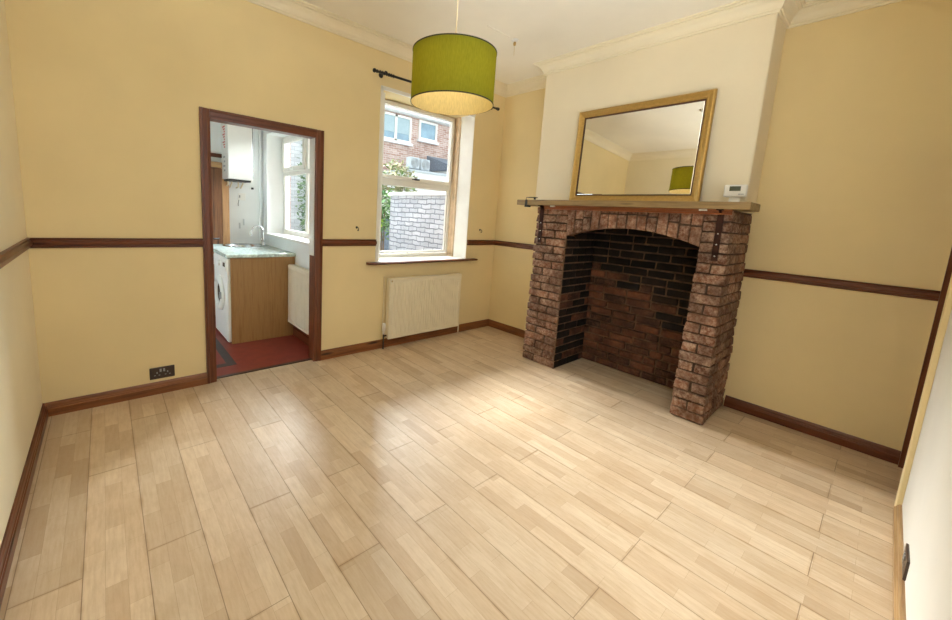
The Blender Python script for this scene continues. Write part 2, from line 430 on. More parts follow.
run('baseboard_alcove', BP, [(0, 0, -1, -1), (0, BY0, -1, 0)], M['base_y'], 'brown baseboard in the alcove left of the fireplace')
run('baseboard_right', BP, [(0, -2.634, -1, 0), (0, YN, -1, 0)], M['dado_y'], 'dark baseboard in the alcove right of the fireplace')
run('baseboard_left', BP, [(XL, 0, 1, -1), (XL, YN, 1, 1)], M['dado_y'], 'dark brown baseboard along the left wall')
run('baseboard_front', basep(.05, .025), [(XL, YN, 1, 1), (-.70, YN, 0, 1)], M['tanbase'], 'low brown baseboard along the near wall')

# kitchen doorway frame -------------------------------------------------------
d1 = struct(MB().box(DX0-.03, DX0, .0, KY, 0, DZ).build('door_1', M['arch_z'], origin=(DX0, 0, 0)), 'reddish brown pine frame of the open kitchen doorway')
MB().box(DX1, DX1+.03, 0, KY, 0, DZ).build('jamb', M['arch_z'], d1)
MB().box(DX0-.03, DX1+.03, 0, KY, DZ, DZ+.03).build('head_lining', M['arch_x'], d1)
def arch_poly(x0, x1):   # stepped architrave section, x0 = outer edge
    s = 1 if x1 > x0 else -1; w = abs(x1-x0)
    return [(x0, 0), (x0, -.022), (x0+s*w*.25, -.024), (x0+s*w*.3, -.018), (x0+s*w*.7, -.016), (x0+s*w*.78, -.012), (x0+s*w, -.010), (x0+s*w, 0)]
MB().prism(arch_poly(DX0-AW, DX0+.004), 0, DZ+AW, 'z').build('architrave', M['arch_z'], d1)
MB().prism(arch_poly(DX1+AW, DX1-.004), 0, DZ+AW, 'z').build('architrave', M['arch_z'], d1)
pz = [(q, DZ+AW+DZ-(p_)) for p_, q in arch_poly(DZ, DZ+AW+.004)]
MB().prism(pz, DX0, DX1, 'x').build('architrave', M['arch_x'], d1)
tr = MB().box(DX1-.004, DX1+.002, .02, KY+.005, .98, DZ-.002)
o = tr.build('draught_strip', M['white'], d1); o['label'] = 'white painted strip on the right jamb'
MB().box(DX0, DX1, .04, .075, 0, .006).build('threshold_bar', M['blackbrown'], d1)

# near wall cupboard door with frames ------------------------------------------
d2 = struct(MB().box(-.60, -.06, YN-.11, YN-.075, 0.005, 1.98).build('door_2', M['arch_z'], origin=(-.33, YN, 0)), 'dark brown cupboard door in the near right corner')
MB().box(-.055, -.03, YN-.12, YN+.004, 0, 2.0).build('jamb', M['arch_z'], d2)
MB().box(-.62, -.055, YN-.12, YN, 1.982, 2.0).build('head_lining', M['arch_x'], d2)
o = MB().box(-.70, -.615, YN, YN+.020, 0, 2.08).build('architrave', M['wall'], d2, bevel=.004); o['label'] = 'cream painted architrave'
MB().lathe([(0, .03), (.018, .03), (.024, .015), (.010, 0), (0, 0)], (-.54, YN-.075, 1.0), 'y', 16).build('door_knob', M['brass'], d2)

# ------------------------------------------------------------------ window_1
FY0, FY1 = .335, .375
def frame_ring(b, x0, x1, z0, z1, w, y0, y1, wl=None):
    wl = wl or w
    b.box(x0, x0+wl, y0, y1, z0, z1); b.box(x1-w, x1, y0, y1, z0, z1)
    b.box(x0+wl, x1-w, y0, y1, z0, z0+w); b.box(x0+wl, x1-w, y0, y1, z1-w, z1)
    return b
FX0 = -1.605
w1 = struct(frame_ring(MB(), FX0, WX1, WZ0, WZ1, .04, FY0, FY1).build('window_1', M['upvc'], origin=((FX0+WX1)/2, FY0, WZ0), bevel=.004), 'white window over the radiator looking onto the yard')
MB().box(FX0+.05, WX1-.05, FY0-.004, FY1, 1.720, 1.770).build('transom', M['upvc'], w1, bevel=.004)
b = frame_ring(MB(), FX0+.035, WX1-.035, 1.770, WZ1-.018, .038, FY0-.03, FY0+.025)
sash = b.build('opening_sash', M['upvc'], w1, bevel=.006)
MB().box(FX0+.07, WX1-.07, FY0+.005, FY0+.012, 1.805, WZ1-.05).build('pane', M['glass'], sash)
hb = MB().box(-1.09, -1.03, FY0-.045, FY0-.03, 1.78, 1.805)
hb.tube([(-1.06, FY0-.045, 1.792), (-1.06, FY0-.062, 1.792), (-1.075, FY0-.068, 1.791), (-1.15, FY0-.066, 1.785)], [.008, .009, .009, .006], 10)
hb.build('handle', M['black'], sash)
b = frame_ring(MB(), FX0+.05, WX1-.05, WZ0+.05, 1.720, .022, FY0+.0, FY0+.03)
b.build('glazing_bead', M['upvc'], w1, bevel=.003)
MB().box(FX0+.07, WX1-.07, FY0+.012, FY0+.018, WZ0+.07, 1.70).build('pane', M['glass'], w1)
# aged sash-box linings and plaster reveals
b = MB().box(WX1-.012, WX1, .235, FY0, WZ0, WZ1).box(WX1-.022, WX1, .225, .238, WZ0, WZ1)
b.box(WX1-.018, WX1, .275, .285, WZ0, WZ1)
o = b.build('sash_lining', M['oldsash'], w1); o['label'] = 'stained tan timber lining'
MB().box(WX0, FX0, .16, FY1, WZ0, WZ1).build('sash_lining', M['white'], w1)
MB().box(WX1-.006, WX1, .002, .225, WZ0, WZ1).build('reveal', M['white'], w1)
MB().box(WX0, WX0+.006, .002, .16, WZ0, WZ1).build('reveal', M['white'], w1)
MB().box(WX0, WX1, -.008, .02, WZ1-.028, WZ1+.004).build('head_batten', M['white'], w1, bevel=.004)
MB().box(WX0-.002, WX0+.028, -.008, .03, WZ0, WZ1).build('side_batten', M['white'], w1, bevel=.004)
MB().box(WX0, WX1, .0, FY0, WZ0-.018, WZ0).build('sill', M['white'], w1)
b = MB().prism([(-.005, WZ0-.02), (-.055, WZ0-.02), (-.066, WZ0-.012), (-.066, WZ0-.004), (-.055, WZ0+.002), (0, WZ0+.002), (0, WZ0-.02)], WX0-.10, WX1+.14, 'x')
o = b.build('sill_nosing', M['dado'], w1); o['label'] = 'dark brown sill edge'

def yring(b, y0, y1, z0, z1, w, x0, x1):
    b.box(x0, x1, y0, y0+w, z0, z1); b.box(x0, x1, y1-w, y1, z0, z1)
    b.box(x0, x1, y0+w, y1-w, z0, z0+w); b.box(x0, x1, y0+w, y1-w, z1-w, z1); return b
w3 = struct(frame_ring(MB(), GX0, GX1, GZ0, GZ1, .06, YN-.10, YN-.05).build('window_added', M['upvc'], origin=(-2.8, YN, GZ0), bevel=.004), 'added unseen window in the near wall that lets in fill light')
MB().box(-2.85, -2.80, YN-.10, YN-.05, GZ0+.06, GZ1-.06).build('mullion', M['upvc'], w3, bevel=.004)
for xa, xb in ((GX0+.06, -2.85), (-2.80, GX1-.06)): MB().box(xa, xb, YN-.078, YN-.072, GZ0+.06, GZ1-.06).build('pane', M['glass'], w3)
MB().box(GX0-.04, GX1+.04, YN-.05, YN+.02, GZ0-.025, GZ0).build('sill', M['white'], w3, bevel=.004)

# ------------------------------------------------------------------ kitchen shell
kx0, kzc = -4.2, 2.5
o = MB().box(kx0, KX, .055, KB, -.06, 0).build('floor_kitchen', M['redfloor'], origin=(-2.9, 1, 0)); struct(o, 'red vinyl kitchen floor with a charcoal border line')
b = MB().box(-4.0, -2.955, .275, .345, 0, .002).box(-3.025, -2.955, .345, 1.7, 0, .002)
q = b.build('border_strip', M['darkvinyl'], o)
b = MB()
WKY0, WKY1, WKZ0, WKZ1 = .42, 1.80, 1.06, 2.25
b.box(KX, -1.96, KY, WKY0, -.2, kzc); b.box(KX, -1.96, WKY1, KB+.1, -.2, kzc)
b.box(KX, -1.96, WKY0, WKY1, -.2, WKZ0-.03); b.box(KX, -1.96, WKY0, WKY1, WKZ1, kzc)
struct(b.build('wall_kitchen_right', M['kwall'], origin=(0, 0, 0)), 'white kitchen wall with the window')
struct(MB().box(kx0, KX, KB, KB+.1, 0, kzc).build('wall_kitchen_back', M['kwall'], origin=(0, 0, 0)), 'white kitchen wall behind boiler and pine door')
struct(MB().box(kx0-.1, kx0, KY, KB+.1, 0, kzc).build('wall_kitchen_left', M['kwall'], origin=(0, 0, 0)))
struct(MB().box(kx0-.1, -1.96, KY, KB+.1, kzc, kzc+.1).build('ceiling_kitchen', M['kwall'], origin=(0, 0, 0)))
run('baseboard_kitchen', basep(.15, .02), [(KX, KY, -1, 0), (KX, .85, -1, 0)], M['dado_y'], 'dark baseboard under the kitchen radiator')
run('trim_8', [(0, 1.92), (.03, 1.92), (.03, 1.962), (0, 1.962)], [(-3.7, KB, 0, -1), (-2.702, KB, 0, -1)], M['dado'], 'dark brown rail on the kitchen wall above the pine door')
# kitchen window: in the right wall, frame near its outer face
X0, X1 = -2.045, -1.995
w2 = struct(yring(MB(), WKY0, WKY1, WKZ0, WKZ1, .055, X0, X1).build('window_2', M['upvc'], origin=(X0, 1.0, WKZ0), bevel=.004), 'white kitchen window beside the sink')
MB().box(X0, X1, 1.0, 1.07, WKZ0+.055, WKZ1-.055).build('mullion', M['upvc'], w2, bevel=.004)
MB().box(X0-.003, X1, WKY0+.055, WKY1-.055, 1.78, 1.83).build('transom', M['upvc'], w2, bevel=.004)
sash = yring(MB(), 1.06, WKY1-.04, 1.825, WKZ1-.04, .05, X0-.025, X0+.02).build('opening_sash', M['upvc'], w2, bevel=.005)
MB().box(X0-.003, X0+.003, 1.11, WKY1-.09, 1.875, WKZ1-.09).build('pane', M['glass'], sash)
hb = MB().box(X0-.04, X0-.025, 1.39, 1.45, 1.835, 1.86); hb.tube([(X0-.04, 1.42, 1.847), (X0-.06, 1.42, 1.847), (X0-.065, 1.44, 1.846), (X0-.062, 1.53, 1.84)], .009, 10)
hb.build('handle', M['white'], sash)
MB().box(X0+.01, X0+.016, 1.07, WKY1-.055, WKZ0+.055, 1.78).build('pane', M['glass'], w2)
MB().box(X0+.01, X0+.016, WKY0+.055, 1.0, WKZ0+.055, 1.78).build('pane', M['glass'], w2)
MB().box(X0+.01, X0+.016, WKY0+.055, 1.0, 1.83, WKZ1-.055).build('pane', M['glass'], w2)
MB().box(KX-.03, X0, WKY0-.03, WKY1+.02, WKZ0-.028, WKZ0).build('sill', M['white'], w2, bevel=.006)

# ------------------------------------------------------------------ fireplace
fp = thing('brick_fireplace', 'rustic red brick fireplace surround with low arch and open black hearth', 'fireplace', (-.3, -1.82, 0))
FX, FB = -.571, -.012
PLa, PLb, PRa, PRb = -1.008, -1.368, -2.408, -2.632
CH = .0735
def pier(y0, y1, odd):
    """y0 < y1; courses of whole and half bricks round a mortar core"""
    b = MB(); b.box(FX+.015, FB, y0+.014, y1-.014, 0, 1.553, 1)
    n = 21; g = .0076
    for c in range(n):
        z0 = c*CH+g*.9; z1 = min((c+1)*CH-g*.3, 1.553)
        w = y1-y0; e = (c+odd) % 2
        rows = [.108, .222, .229] if e else [.222, .229, .108]
        x = FX
        for r, dp in enumerate(rows):
            if w < .26: sp = [w] if (e or r) else [w*.5, w*.5]
            else: sp = ([w*.36, w*.64] if e else [w*.64, w*.36])
            y = y0
            for s_ in sp:
                jo = random.uniform(-.006, .004) if r == 0 else 0
                ya = y+(g if y > y0 else random.uniform(-.004, .004)); yb = y+s_-(g if y+s_ < y1-.001 else random.uniform(-.004, .004))
                b.jbox(x+(g if r else jo), min(x+dp-g, FB), ya, yb, z0, z1, .0048, .008)
                y += s_
            x += dp
    return b
pl_ = pier(PLb, PLa, 0)
for v in pl_.v:
    t = (v.y-PLb)/(PLa-PLb); v.y -= .024*v.z/1.5*t
o = pl_.build('brick_pier', [M['brick'], M['mortar']], fp); o['label'] = 'wider left brick pier'
pr_ = pier(PRb, PRa, 1)
for v in pr_.v:                                   # the narrow pier leans a little with height
    t = (v.y-PRb)/(PRa-PRb); v.y += -.037*min(v.z/1.28, 1.1)*t + .018*v.z/1.5*(1-t)
o = pr_.build('brick_pier', [M['brick'], M['mortar']], fp); o['label'] = 'narrow right brick pier'
AR = -2.448
def soffit(y):
    t = (y-(AR+PLb)/2)/((PLb-AR)/2); return 1.288+.098*(1-t*t)
b = MB(); ns = 14; wv = (PLb-AR)/ns
for k in range(ns):
    ya, yb = AR+k*wv, AR+(k+1)*wv
    za, zb = soffit(ya), soffit(yb)
    cut = random.random() < .75
    def vous(ya, yb, za, zb, zt):
        i0 = len(b.v); b.jbox(FX+random.uniform(-.006, .003), -.465, ya+.005, yb-.005, za, zt, .003, .006)
        for v in b.v[i0:]:
            if v.z < (za+zt)/2: v.z += (v.y-ya)/wv*(zb-za)
    if cut:
        zc_ = min(max(za, zb)+random.uniform(.10, .125), 1.50)
        vous(ya, yb, za, zb, zc_-.006); vous(ya, yb, zc_+.006, zc_+.006, 1.553)
    else: vous(ya, yb, za, zb, 1.553)
yy = [AR+(PLb-AR)*k/24 for k in range(25)]
b.prism([(y, soffit(y)+.006) for y in yy]+[(PLb, 1.553), (AR, 1.553)], FX+.012, -.47, 'x', 1)
b.build('brick_arch', [M['brick'], M['mortar']], fp)
# hearth back
b = MB(); b.box(-.022, -.012, PRa-.01, PLb+.01, 0, 1.553, 2)
for c in range(21):
    z0 = c*CH+.008; z1 = (c+1)*CH-.008
    y = PRa-.02 - (.112 if c % 2 else 0)
    if c % 5 == 3: y -= .05
    while y < PLb:
        L_ = .225 if random.random() < .8 else .112
        ya, yb = max(y+.0085, PRa+.004), min(y+L_-.0085, PLb-.004)
        blackness = (z0-.55)*1.3 + (PLb-ya)*.55 - .30 + random.uniform(-.25, .25)
        if yb-ya > .03:
            lift = random.uniform(0, .008)
            b.jbox(-.040-lift, -.014, ya, yb, z0, min(z1, 1.548), .004, .006, 1 if blackness > .35 else 0)
        y += L_
b.build('hearth_back', [M['soot'], M['sootblack'], M['sootmortar']], fp)
MB().box(-.462, -.042, PRa+.008, PLb-.008, 1.515, 1.553).build('flue_dark_slab', M['sootblack'], fp)  # black slab added, stands for the unlit dark of the open flue
# inner cheeks lined with soot-dark brick slips
for yc, sg, xs in ((PLb, -1, -.563), (PRa-.01, 1, -.45)):
    b = MB(); ya, yb = sorted((yc-sg*.004, yc+sg*.006)); b.box(xs, -.045, ya, yb, 0, 1.285 if xs < -.5 else 1.51, 2)
    for c in range(20):
        z0 = c*CH+.007; z1 = (c+1)*CH-.007
        x = xs - (.1 if c % 2 else 0)
        while x < -.05:
            xa, xb = max(x+.006, xs+.002), min(x+.22, -.048)
            zt_ = min(z1, 1.283 if xa < -.465 else 1.508)
            if xb-xa > .03 and zt_-z0 > .02:
                ya, yb = sorted((yc-sg*.002, yc+sg*(.011+random.uniform(0, .006))))
                b.jbox(xa, xb, ya, yb, z0, zt_, .003, .005, 1 if (z0 > .75 or random.random() < .55) else 0)
            x += .225
    b.build('hearth_cheek', [M['soot'], M['sootblack'], M['sootmortar']], fp)
b = MB().prism([(-.640, -.824), (-.640, -2.715), (-.372, -2.715), (BX, -2.664), (BX, -.824)], 1.556, 1.606, 'z')
sh = b.build('mantel_shelf', M['mantel'], fp, bevel=.004); sh['label'] = 'weathered oak plank shelf'
b = MB()
for k, (xa, za, zb) in enumerate(((-.612, 1.547, 1.556), (-.602, 1.543, 1.547), (-.607, 1.535, 1.543), (-.596, 1.531, 1.535), (-.600, 1.521, 1.531))): b.box(xa, FX+.004, -2.615, -1.125, za, zb)
b.build('pine_moulding', M['pinetrim'], fp, bevel=.002)
def bracket(y, x=FX):
    b = MB()
    b.box(x-.013, x-.006, y-.019, y+.019, 1.205, 1.556)
    b.tube([(x-.0095, y-.019, 1.205), (x-.0095, y+.019, 1.205)], .0045, 8)
    b.box(x-.064, x-.006, y-.019, y+.019, 1.548, 1.556)
    b.prism([(x-.012, 1.50), (x-.020, 1.525), (x-.058, 1.549), (x-.012, 1.549)], y-.007, y+.007, 'y')
    o = b.build('shelf_bracket', M['iron'], fp, origin=(x-.01, y, 1.205))
    for z in (1.235, 1.315, 1.39):
        b = MB().lathe([(0, -.004), (.004, -.0035), (.0065, 0), (.0065, .001)], (x-.013, y, z), 'x', 12)
        b.build('screw', M['screw'], o)
    return o
bracket(-1.092); bracket(-2.548)
for y in (-1.225, -2.445):
    o = MB().box(-.618, -.600, y-.025, y+.025, 1.543, 1.5555).build('clip', M['plastic'], fp, bevel=.003); o['label'] = 'small white clip under the shelf'

# things on the mantel
b = MB()
b.tube([(-.650, -.945, 1.604), (-.650, -.945, 1.628), (-.650, -1.040, 1.628), (-.650, -1.040, 1.608)], .0035, 8)
b.tube([(-.650, -.945, 1.628), (-.600, -.945, 1.628), (-.600, -1.040, 1.628), (-.650, -1.040, 1.628)], .0035, 8)
b.box(-.651, -.646, -.957, -.933, 1.536, 1.606); b.box(-.651, -.612, -.975, -.930, 1.536, 1.550)
b.tube([(-.64, -1.036, 1.6075), (-.64, -1.036, 1.63)], .010, 10); b.tube([(-.63, -.95, 1.55), (-.63, -.95, 1.5555)], .008, 10)
tag(b.build('shelf_clamp', M['black']), 'small black metal clamp on the left end of the mantel shelf', 'clamp')

# leaning mirror
MYa, MYb, MH = -2.343, -1.243, .832
mir = thing('mirror', 'large gilt framed mirror leaning on the chimney breast above the mantel', 'mirror', (-.360, (MYa+MYb)/2, 1.606))
lean = Matrix.Translation((-.360, 0, 1.606)) @ Matrix.Rotation(math.radians(2.2), 4, 'Y')
def mring(prof, mi=0):
    """picture-frame moulding: (inset from outer edge, forward) section, mitred at the corners"""
    b = MB(); cs = [(MYa, 0, 1, 1), (MYb, 0, -1, 1), (MYb, MH, -1, -1), (MYa, MH, 1, -1)]
    n = len(prof); vs = []
    for (y, z, sy, sz) in cs:
        for (i, fw) in prof: vs.append((-fw, y+sy*i, z+sz*i))
    fs = []
    for c in range(4):
        d = (c+1) % 4
        for k in range(n):
            k2 = (k+1) % n; fs.append((c*n+k, c*n+k2, d*n+k2, d*n+k))
    return b.add(vs, fs, mi)
fw = .062
b = mring([(0, .0), (0, .018), (.006, .028), (.016, .031), (.026, .026), (.040, .020), (.050, .020), (.056, .015), (fw, .012), (fw, 0)])
b.xf(lean); b.build('gilt_frame', M['gilt'], mir)
b = mring([(fw-.003, .010), (fw-.003, .0145), (fw+.006, .013), (fw+.006, .010)]); b.xf(lean); b.build('dark_slip', M['giltdark'], mir)
e = .012
b = MB(); ya, yb, za, zb = MYa+fw, MYb-fw, fw, MH-fw
vs = [(-.006, ya, za), (-.006, yb, za), (-.006, yb, zb), (-.006, ya, zb), (-.0085, ya+e, za+e), (-.0085, yb-e, za+e), (-.0085, yb-e, zb-e), (-.0085, ya+e, zb-e), (-.001, ya, za), (-.001, yb, za), (-.001, yb, zb), (-.001, ya, zb)]
b.add(vs, [(4, 5, 6, 7), (0, 1, 5, 4), (1, 2, 6, 5), (2, 3, 7, 6), (3, 0, 4, 7), (8, 9, 10, 11), (0, 1, 9, 8), (1, 2, 10, 9), (2, 3, 11, 10), (3, 0, 8, 11)])
b.xf(lean); b.build('bevelled_glass', M['mirror'], mir)

# thermostat
th = thing('thermostat', 'white digital room thermostat standing on the right end of the mantel', 'thermostat', (-.41, -2.568, 1.606))
MB().box(-.425, -.397, -2.636, -2.500, 1.652, 1.738).build('body', M['plastic'], th, bevel=.010, seg=3)
MB().box(-.428, -.424, -2.600, -2.535, 1.694, 1.726).build('screen', M['lcd'], th)
b = MB().box(-.428, -.424, -2.622, -2.606, 1.668, 1.674).box(-.428, -.424, -2.604, -2.590, 1.668, 1.674)
b.build('button', M['grey'], th)
MB().prism([(-.432, 1.606), (-.432, 1.609), (-.407, 1.612), (-.405, 1.655), (-.399, 1.655), (-.399, 1.612), (-.378, 1.609), (-.378, 1.606)], -2.60, -2.535, 'y').build('stand', M['plastic'], th)

# ------------------------------------------------------------------ radiators
def radiator(root, u0, u1, z0, z1, dep, place, mat, step=.0335):
    """panel radiator: u along the wall, d away from it"""
    prof = []; n = int(round((u1-u0-.06)/step)); st = (u1-u0-.06)/n
    b = MB(); vs = []; us = [(u0, dep-.004), (u0+.006, dep), (u0+.03, dep)]
    for k in range(n):
        c = u0+.03+k*st
        us += [(c+st*.30, dep), (c+st*.42, dep-.007), (c+st*.58, dep-.007), (c+st*.70, dep)]
    us += [(u1-.03, dep), (u1-.006, dep), (u1, dep-.004)]
    zs = [(z0, .006), (z0+.004, 0), (z0+.028, 0), (z0+.04, 1), (z1-.045, 1), (z1-.032, 0), (z1-.004, 0), (z1, .006)]
    for z, m_ in zs:
        for u, d in us:
            dd = dep if m_ == 0 and d > dep-.0075 else d
            if m_ == .006: dd = dep-.006
            vs.append(place(u, dd, z))
    w = len(us); fs = []
    for i in range(len(zs)-1):
        for k in range(w-1): fs.append((i*w+k, i*w+k+1, (i+1)*w+k+1, (i+1)*w+k))
    b.add(vs, fs)
    # closing back plate and edges
    def pb(b, ua, ub, da, db, za, zb):
        p, q = place(ua, da, za), place(ub, db, zb)
        return b.box(min(p[0], q[0]), max(p[0], q[0]), min(p[1], q[1]), max(p[1], q[1]), za, zb)
    pb(b, u0+.001, u1-.001, dep-.022, dep-.008, z0+.001, z1-.001)
    b.build('front_panel', mat, root)
    b = MB(); pb(b, u0, u1, dep-.060, dep-.007, z1-.002, z1+.006)
    b.build('top_grille', mat, root, bevel=.002)
    for ua in (u0, u1):
        b = MB(); pb(b, ua-.002, ua+.002, dep-.060, dep-.008, z0+.01, z1); b.build('side_panel', mat, root)
    for u in (u0+.15, u1-.15):
        b = MB(); pb(b, u-.02, u+.02, .0005, dep-.022, z0+.08, z1-.08); b.build('wall_bracket', mat, root)
    return pb
r1 = thing('radiator', 'cream panel radiator with vertical flutes under the dining room window', 'radiator', (-1.125, -.05, .11))
radiator(r1, -1.625, -.632, .105, .735, .092, lambda u, d, z: (u, -d, z), M['rad'])
b = MB().tube([(-1.66, -.055, .0), (-1.66, -.055, .20)], .0075).tube([(-1.66, -.055, .14), (-1.624, -.055, .14)], .009)
b.build('pipe', M['black'], r1)
b = MB().lathe([(0, .16), (.013, .16), (.013, .19), (.019, .195), (.019, .26), (.016, .275), (0, .275)], (-1.66, -.055, 0), 'z', 16)
b.build('thermostatic_valve', M['plastic'], r1)
MB().tube([(-1.66, -.030, .27), (-1.66, -.030, .76)], .005).build('riser_pipe', M['copper'], r1)  # thin cream upright beside the radiator
MB().tube([(-.600, -.055, .0), (-.600, -.055, .135), (-.634, -.055, .14)], .0075).build('pipe', M['copper'], r1)
MB().tube([(-1.605, -.0925, .715), (-1.605, -.0965, .715)], .009, 12).build('air_vent', M['brass'], r1)
r2 = thing('radiator', 'white panel radiator under the kitchen window seen through the doorway', 'radiator', (-2.29, .5, .16))
radiator(r2, .262, .822, .165, .79, .085, lambda u, d, z: (KX-d, u, z), M['radw'], .04)

# ------------------------------------------------------------------ sockets, hooks, pole
def twin_socket(root, x0, x1, z0, z1, ys, y, mat):
    """double outlet on a wall facing ys"""
    ya, yb = sorted((y, y+ys*.009)); MB().box(x0, x1, ya, yb, z0, z1).build('faceplate', mat, root, bevel=.003)
    w = x1-x0; h = z1-z0
    for k in (0, 1):
        cx = x0+w*(.29+.42*k); b = MB()
        ya, yb = sorted((y+ys*.009, y+ys*.0105))
        for dx, dz, sx, sz in ((0, .12, .0035, .006), (-.013, -.10, .005, .0022), (.013, -.10, .005, .0022)):
            b.box(cx+dx-sx, cx+dx+sx, ya, yb, z0+h*(.42+dz)-sz, z0+h*(.42+dz)+sz)
        b.build('outlet', M['grey'], root)
        ya, yb = sorted((y+ys*.009, y+ys*.013)); cx2 = x0+w*(.43+.14*k)
        MB().box(cx2-.006, cx2+.006, ya, yb, z0+h*.60, z0+h*.86).build('rocker_switch', M['grey'], root, bevel=.001)
s1 = thing('wall_socket', 'dark brown double socket above the baseboard left of the kitchen doorway', 'socket', (-3.512, 0, .113))
twin_socket(s1, -3.586, -3.437, .111, .197, -1, 0, M['blackbrown'])
s2 = thing('wall_socket', 'brown double socket low on the pale near wall at right edge', 'socket', (-1.34, YN, .06))
twin_socket(s2, -1.415, -1.265, .060, .145, 1, YN, M['blackbrown'])
def tieback(x, label):
    t = thing('curtain_hook', label, 'hook', (x, 0, 1.235), 'curtain tieback hooks')
    MB().lathe([(0, -.006), (.010, -.005), (.012, 0)], (x, 0, 1.245), 'y', 14).build('rose', M['black'], t)
    MB().tube([(x, -.004, 1.245), (x, -.03, 1.243), (x, -.038, 1.232), (x, -.034, 1.218), (x, -.024, 1.214), (x, -.018, 1.222)], .0035, 8).build('hook', M['black'], t)
    return t
h1 = tieback(-1.968, 'small black curtain hook on the wall left of the window')
h2 = copy_tree(h1, (1.682, 0, .012)); h2['label'] = 'small black curtain hook on the wall right of the window'
cp = thing('curtain_pole', 'black metal curtain pole above the window behind the green lampshade', 'curtain pole', (-1.05, -.08, 2.67))
zp = 2.668
MB().tube([(-1.845, -.085, zp-.012), (-.245, -.085, zp+.012)], .011, 14).build('pole', M['black'], cp)
for sx, xa, z in ((-1, -1.845, zp-.012), (1, -.245, zp+.012)):
    MB().lathe([(.011, 0), (.015, sx*.004), (.015, sx*.012), (.008, sx*.016), (.019, sx*.030), (.016, sx*.044), (0, sx*.052)], (xa, -.085, z), 'x', 14).build('finial', M['black'], cp)
for x in (-1.76, -.33):
    b = MB().lathe([(0, -.006), (.022, -.005), (.024, 0)], (x, 0, zp-.005), 'y', 16)
    b.tube([(x, -.004, zp-.005), (x, -.07, zp-.005)], .006, 10); b.lathe([(.0125, -.008), (.0165, -.008), (.0165, .008), (.0125, .008)], (x, -.085, zp-.003), 'x', 16, True)
    b.build('bracket', M['black'], cp)
b = MB()
for k in range(7): b.lathe([(.0125, -.002), (.0165, -.002), (.0165, .002), (.0125, .002)], (-1.82+.024*k, -.085, zp-.010), 'x', 16, True)
b.build('curtain_ring', M['black'], cp)['kind'] = 'stuff'

# ------------------------------------------------------------------ pendant lamp
lc = Vector((-2.303, -1.655, 0)); zb, zt, R0 = 2.008, 2.273, .225
lamp = thing('pendant_lamp', 'green fabric drum lampshade with gold lining hanging from the ceiling', 'lamp', (lc.x, lc.y, zb))
b = MB().lathe([(R0, zb+.004), (R0, zt-.004)], lc, 'z', 72).build('lamp_shade', M['shade'], lamp)
o = MB().lathe([(R0-.0025, zb+.004), (R0-.0025, zt-.004)], lc, 'z', 72).build('shade_lining', M['lining'], lamp); o['label'] = 'pale gold inner lining'
MB().lathe([(R0-.0045, zb), (R0-.0008, zb), (R0-.0008, zb+.006), (R0-.0045, zb+.006)], lc, 'z', 72, True).build('inner_rim', M['lining'], lamp)
MB().lathe([(R0-.0006, zb), (R0+.002, zb), (R0+.002, zb+.006), (R0-.0006, zb+.006)], lc, 'z', 72, True).build('rim', M['shaderim'], lamp)
for z in (zt-.005,):
    MB().lathe([(R0-.004, z), (R0+.002, z), (R0+.002, z+.006), (R0-.004, z+.006)], lc, 'z', 72, True).build('rim', M['shaderim'], lamp)
b = MB()
for k in range(3):
    a = 2*PI*k/3+.4; d = Vector((math.cos(a), math.sin(a), 0))
    b.tube([lc+d*(R0-.004)+Vector((0, 0, zt-.004)), lc+d*.03+Vector((0, 0, zt-.03))], .0022, 8)
b.lathe([(.028, zt-.033), (.033, zt-.033), (.033, zt-.027), (.028, zt-.027)], lc, 'z', 20, True)
b.build('spider', M['white'], lamp)
MB().lathe([(0, zt+.03), (.008, zt+.03), (.014, zt+.01), (.026, zt-.01), (.027, zt-.06), (.020, zt-.075), (0, zt-.075)], lc, 'z', 20).build('lampholder', M['plastic'], lamp)
MB().lathe([(.013, zt-.076), (.018, zt-.09), (.030, zt-.125), (.030, zt-.15), (.020, zt-.172), (0, zt-.18)], lc, 'z', 24).build('bulb', M['bulb'], lamp)
MB().tube([lc+Vector((0, 0, zt+.028)), lc+Vector((0, 0, ZC-.03))], .0035, 10).build('flex', M['wire'], lamp)
MB().lathe([(0, ZC-.035), (.012, ZC-.035), (.02, ZC-.022), (.045, ZC-.014), (.05, ZC), (0, ZC)], lc, 'z', 28).build('ceiling_rose', M['plastic'], lamp)

# bare ceiling hook with loose wire
hk = thing('ceiling_hook', 'small white ceiling hook with dangling wire loop near the chimney breast', 'hook', (-.945, -.895, ZC-.11))
MB().lathe([(0, ZC-.018), (.016, ZC-.016), (.03, ZC-.006), (.034, ZC), (0, ZC)], (-.945, -.895, 0), 'z', 20).build('rose', M['plastic'], hk)
MB().lathe([(0, ZC-.05), (.010, ZC-.046), (.013, ZC-.03), (.010, ZC-.017), (0, ZC-.017)], (-.945, -.895, 0), 'z', 16).build('holder', M['brass'], hk)
MB().tube([(-.945, -.895, ZC-.048), (-.953, -.903, ZC-.08), (-.955, -.905, ZC-.125), (-.947, -.897, ZC-.130), (-.940, -.890, ZC-.085), (-.942, -.893, ZC-.048)], .0022, 8).build('wire', M['wire'], hk)
o = MB().box(-1.30, -.975, -.901, -.889, ZC-.006, ZC).build('cable_trunking', M['ceil']); tag(o, 'thin painted cable trunking on the ceiling leading to the hook', 'trunking')

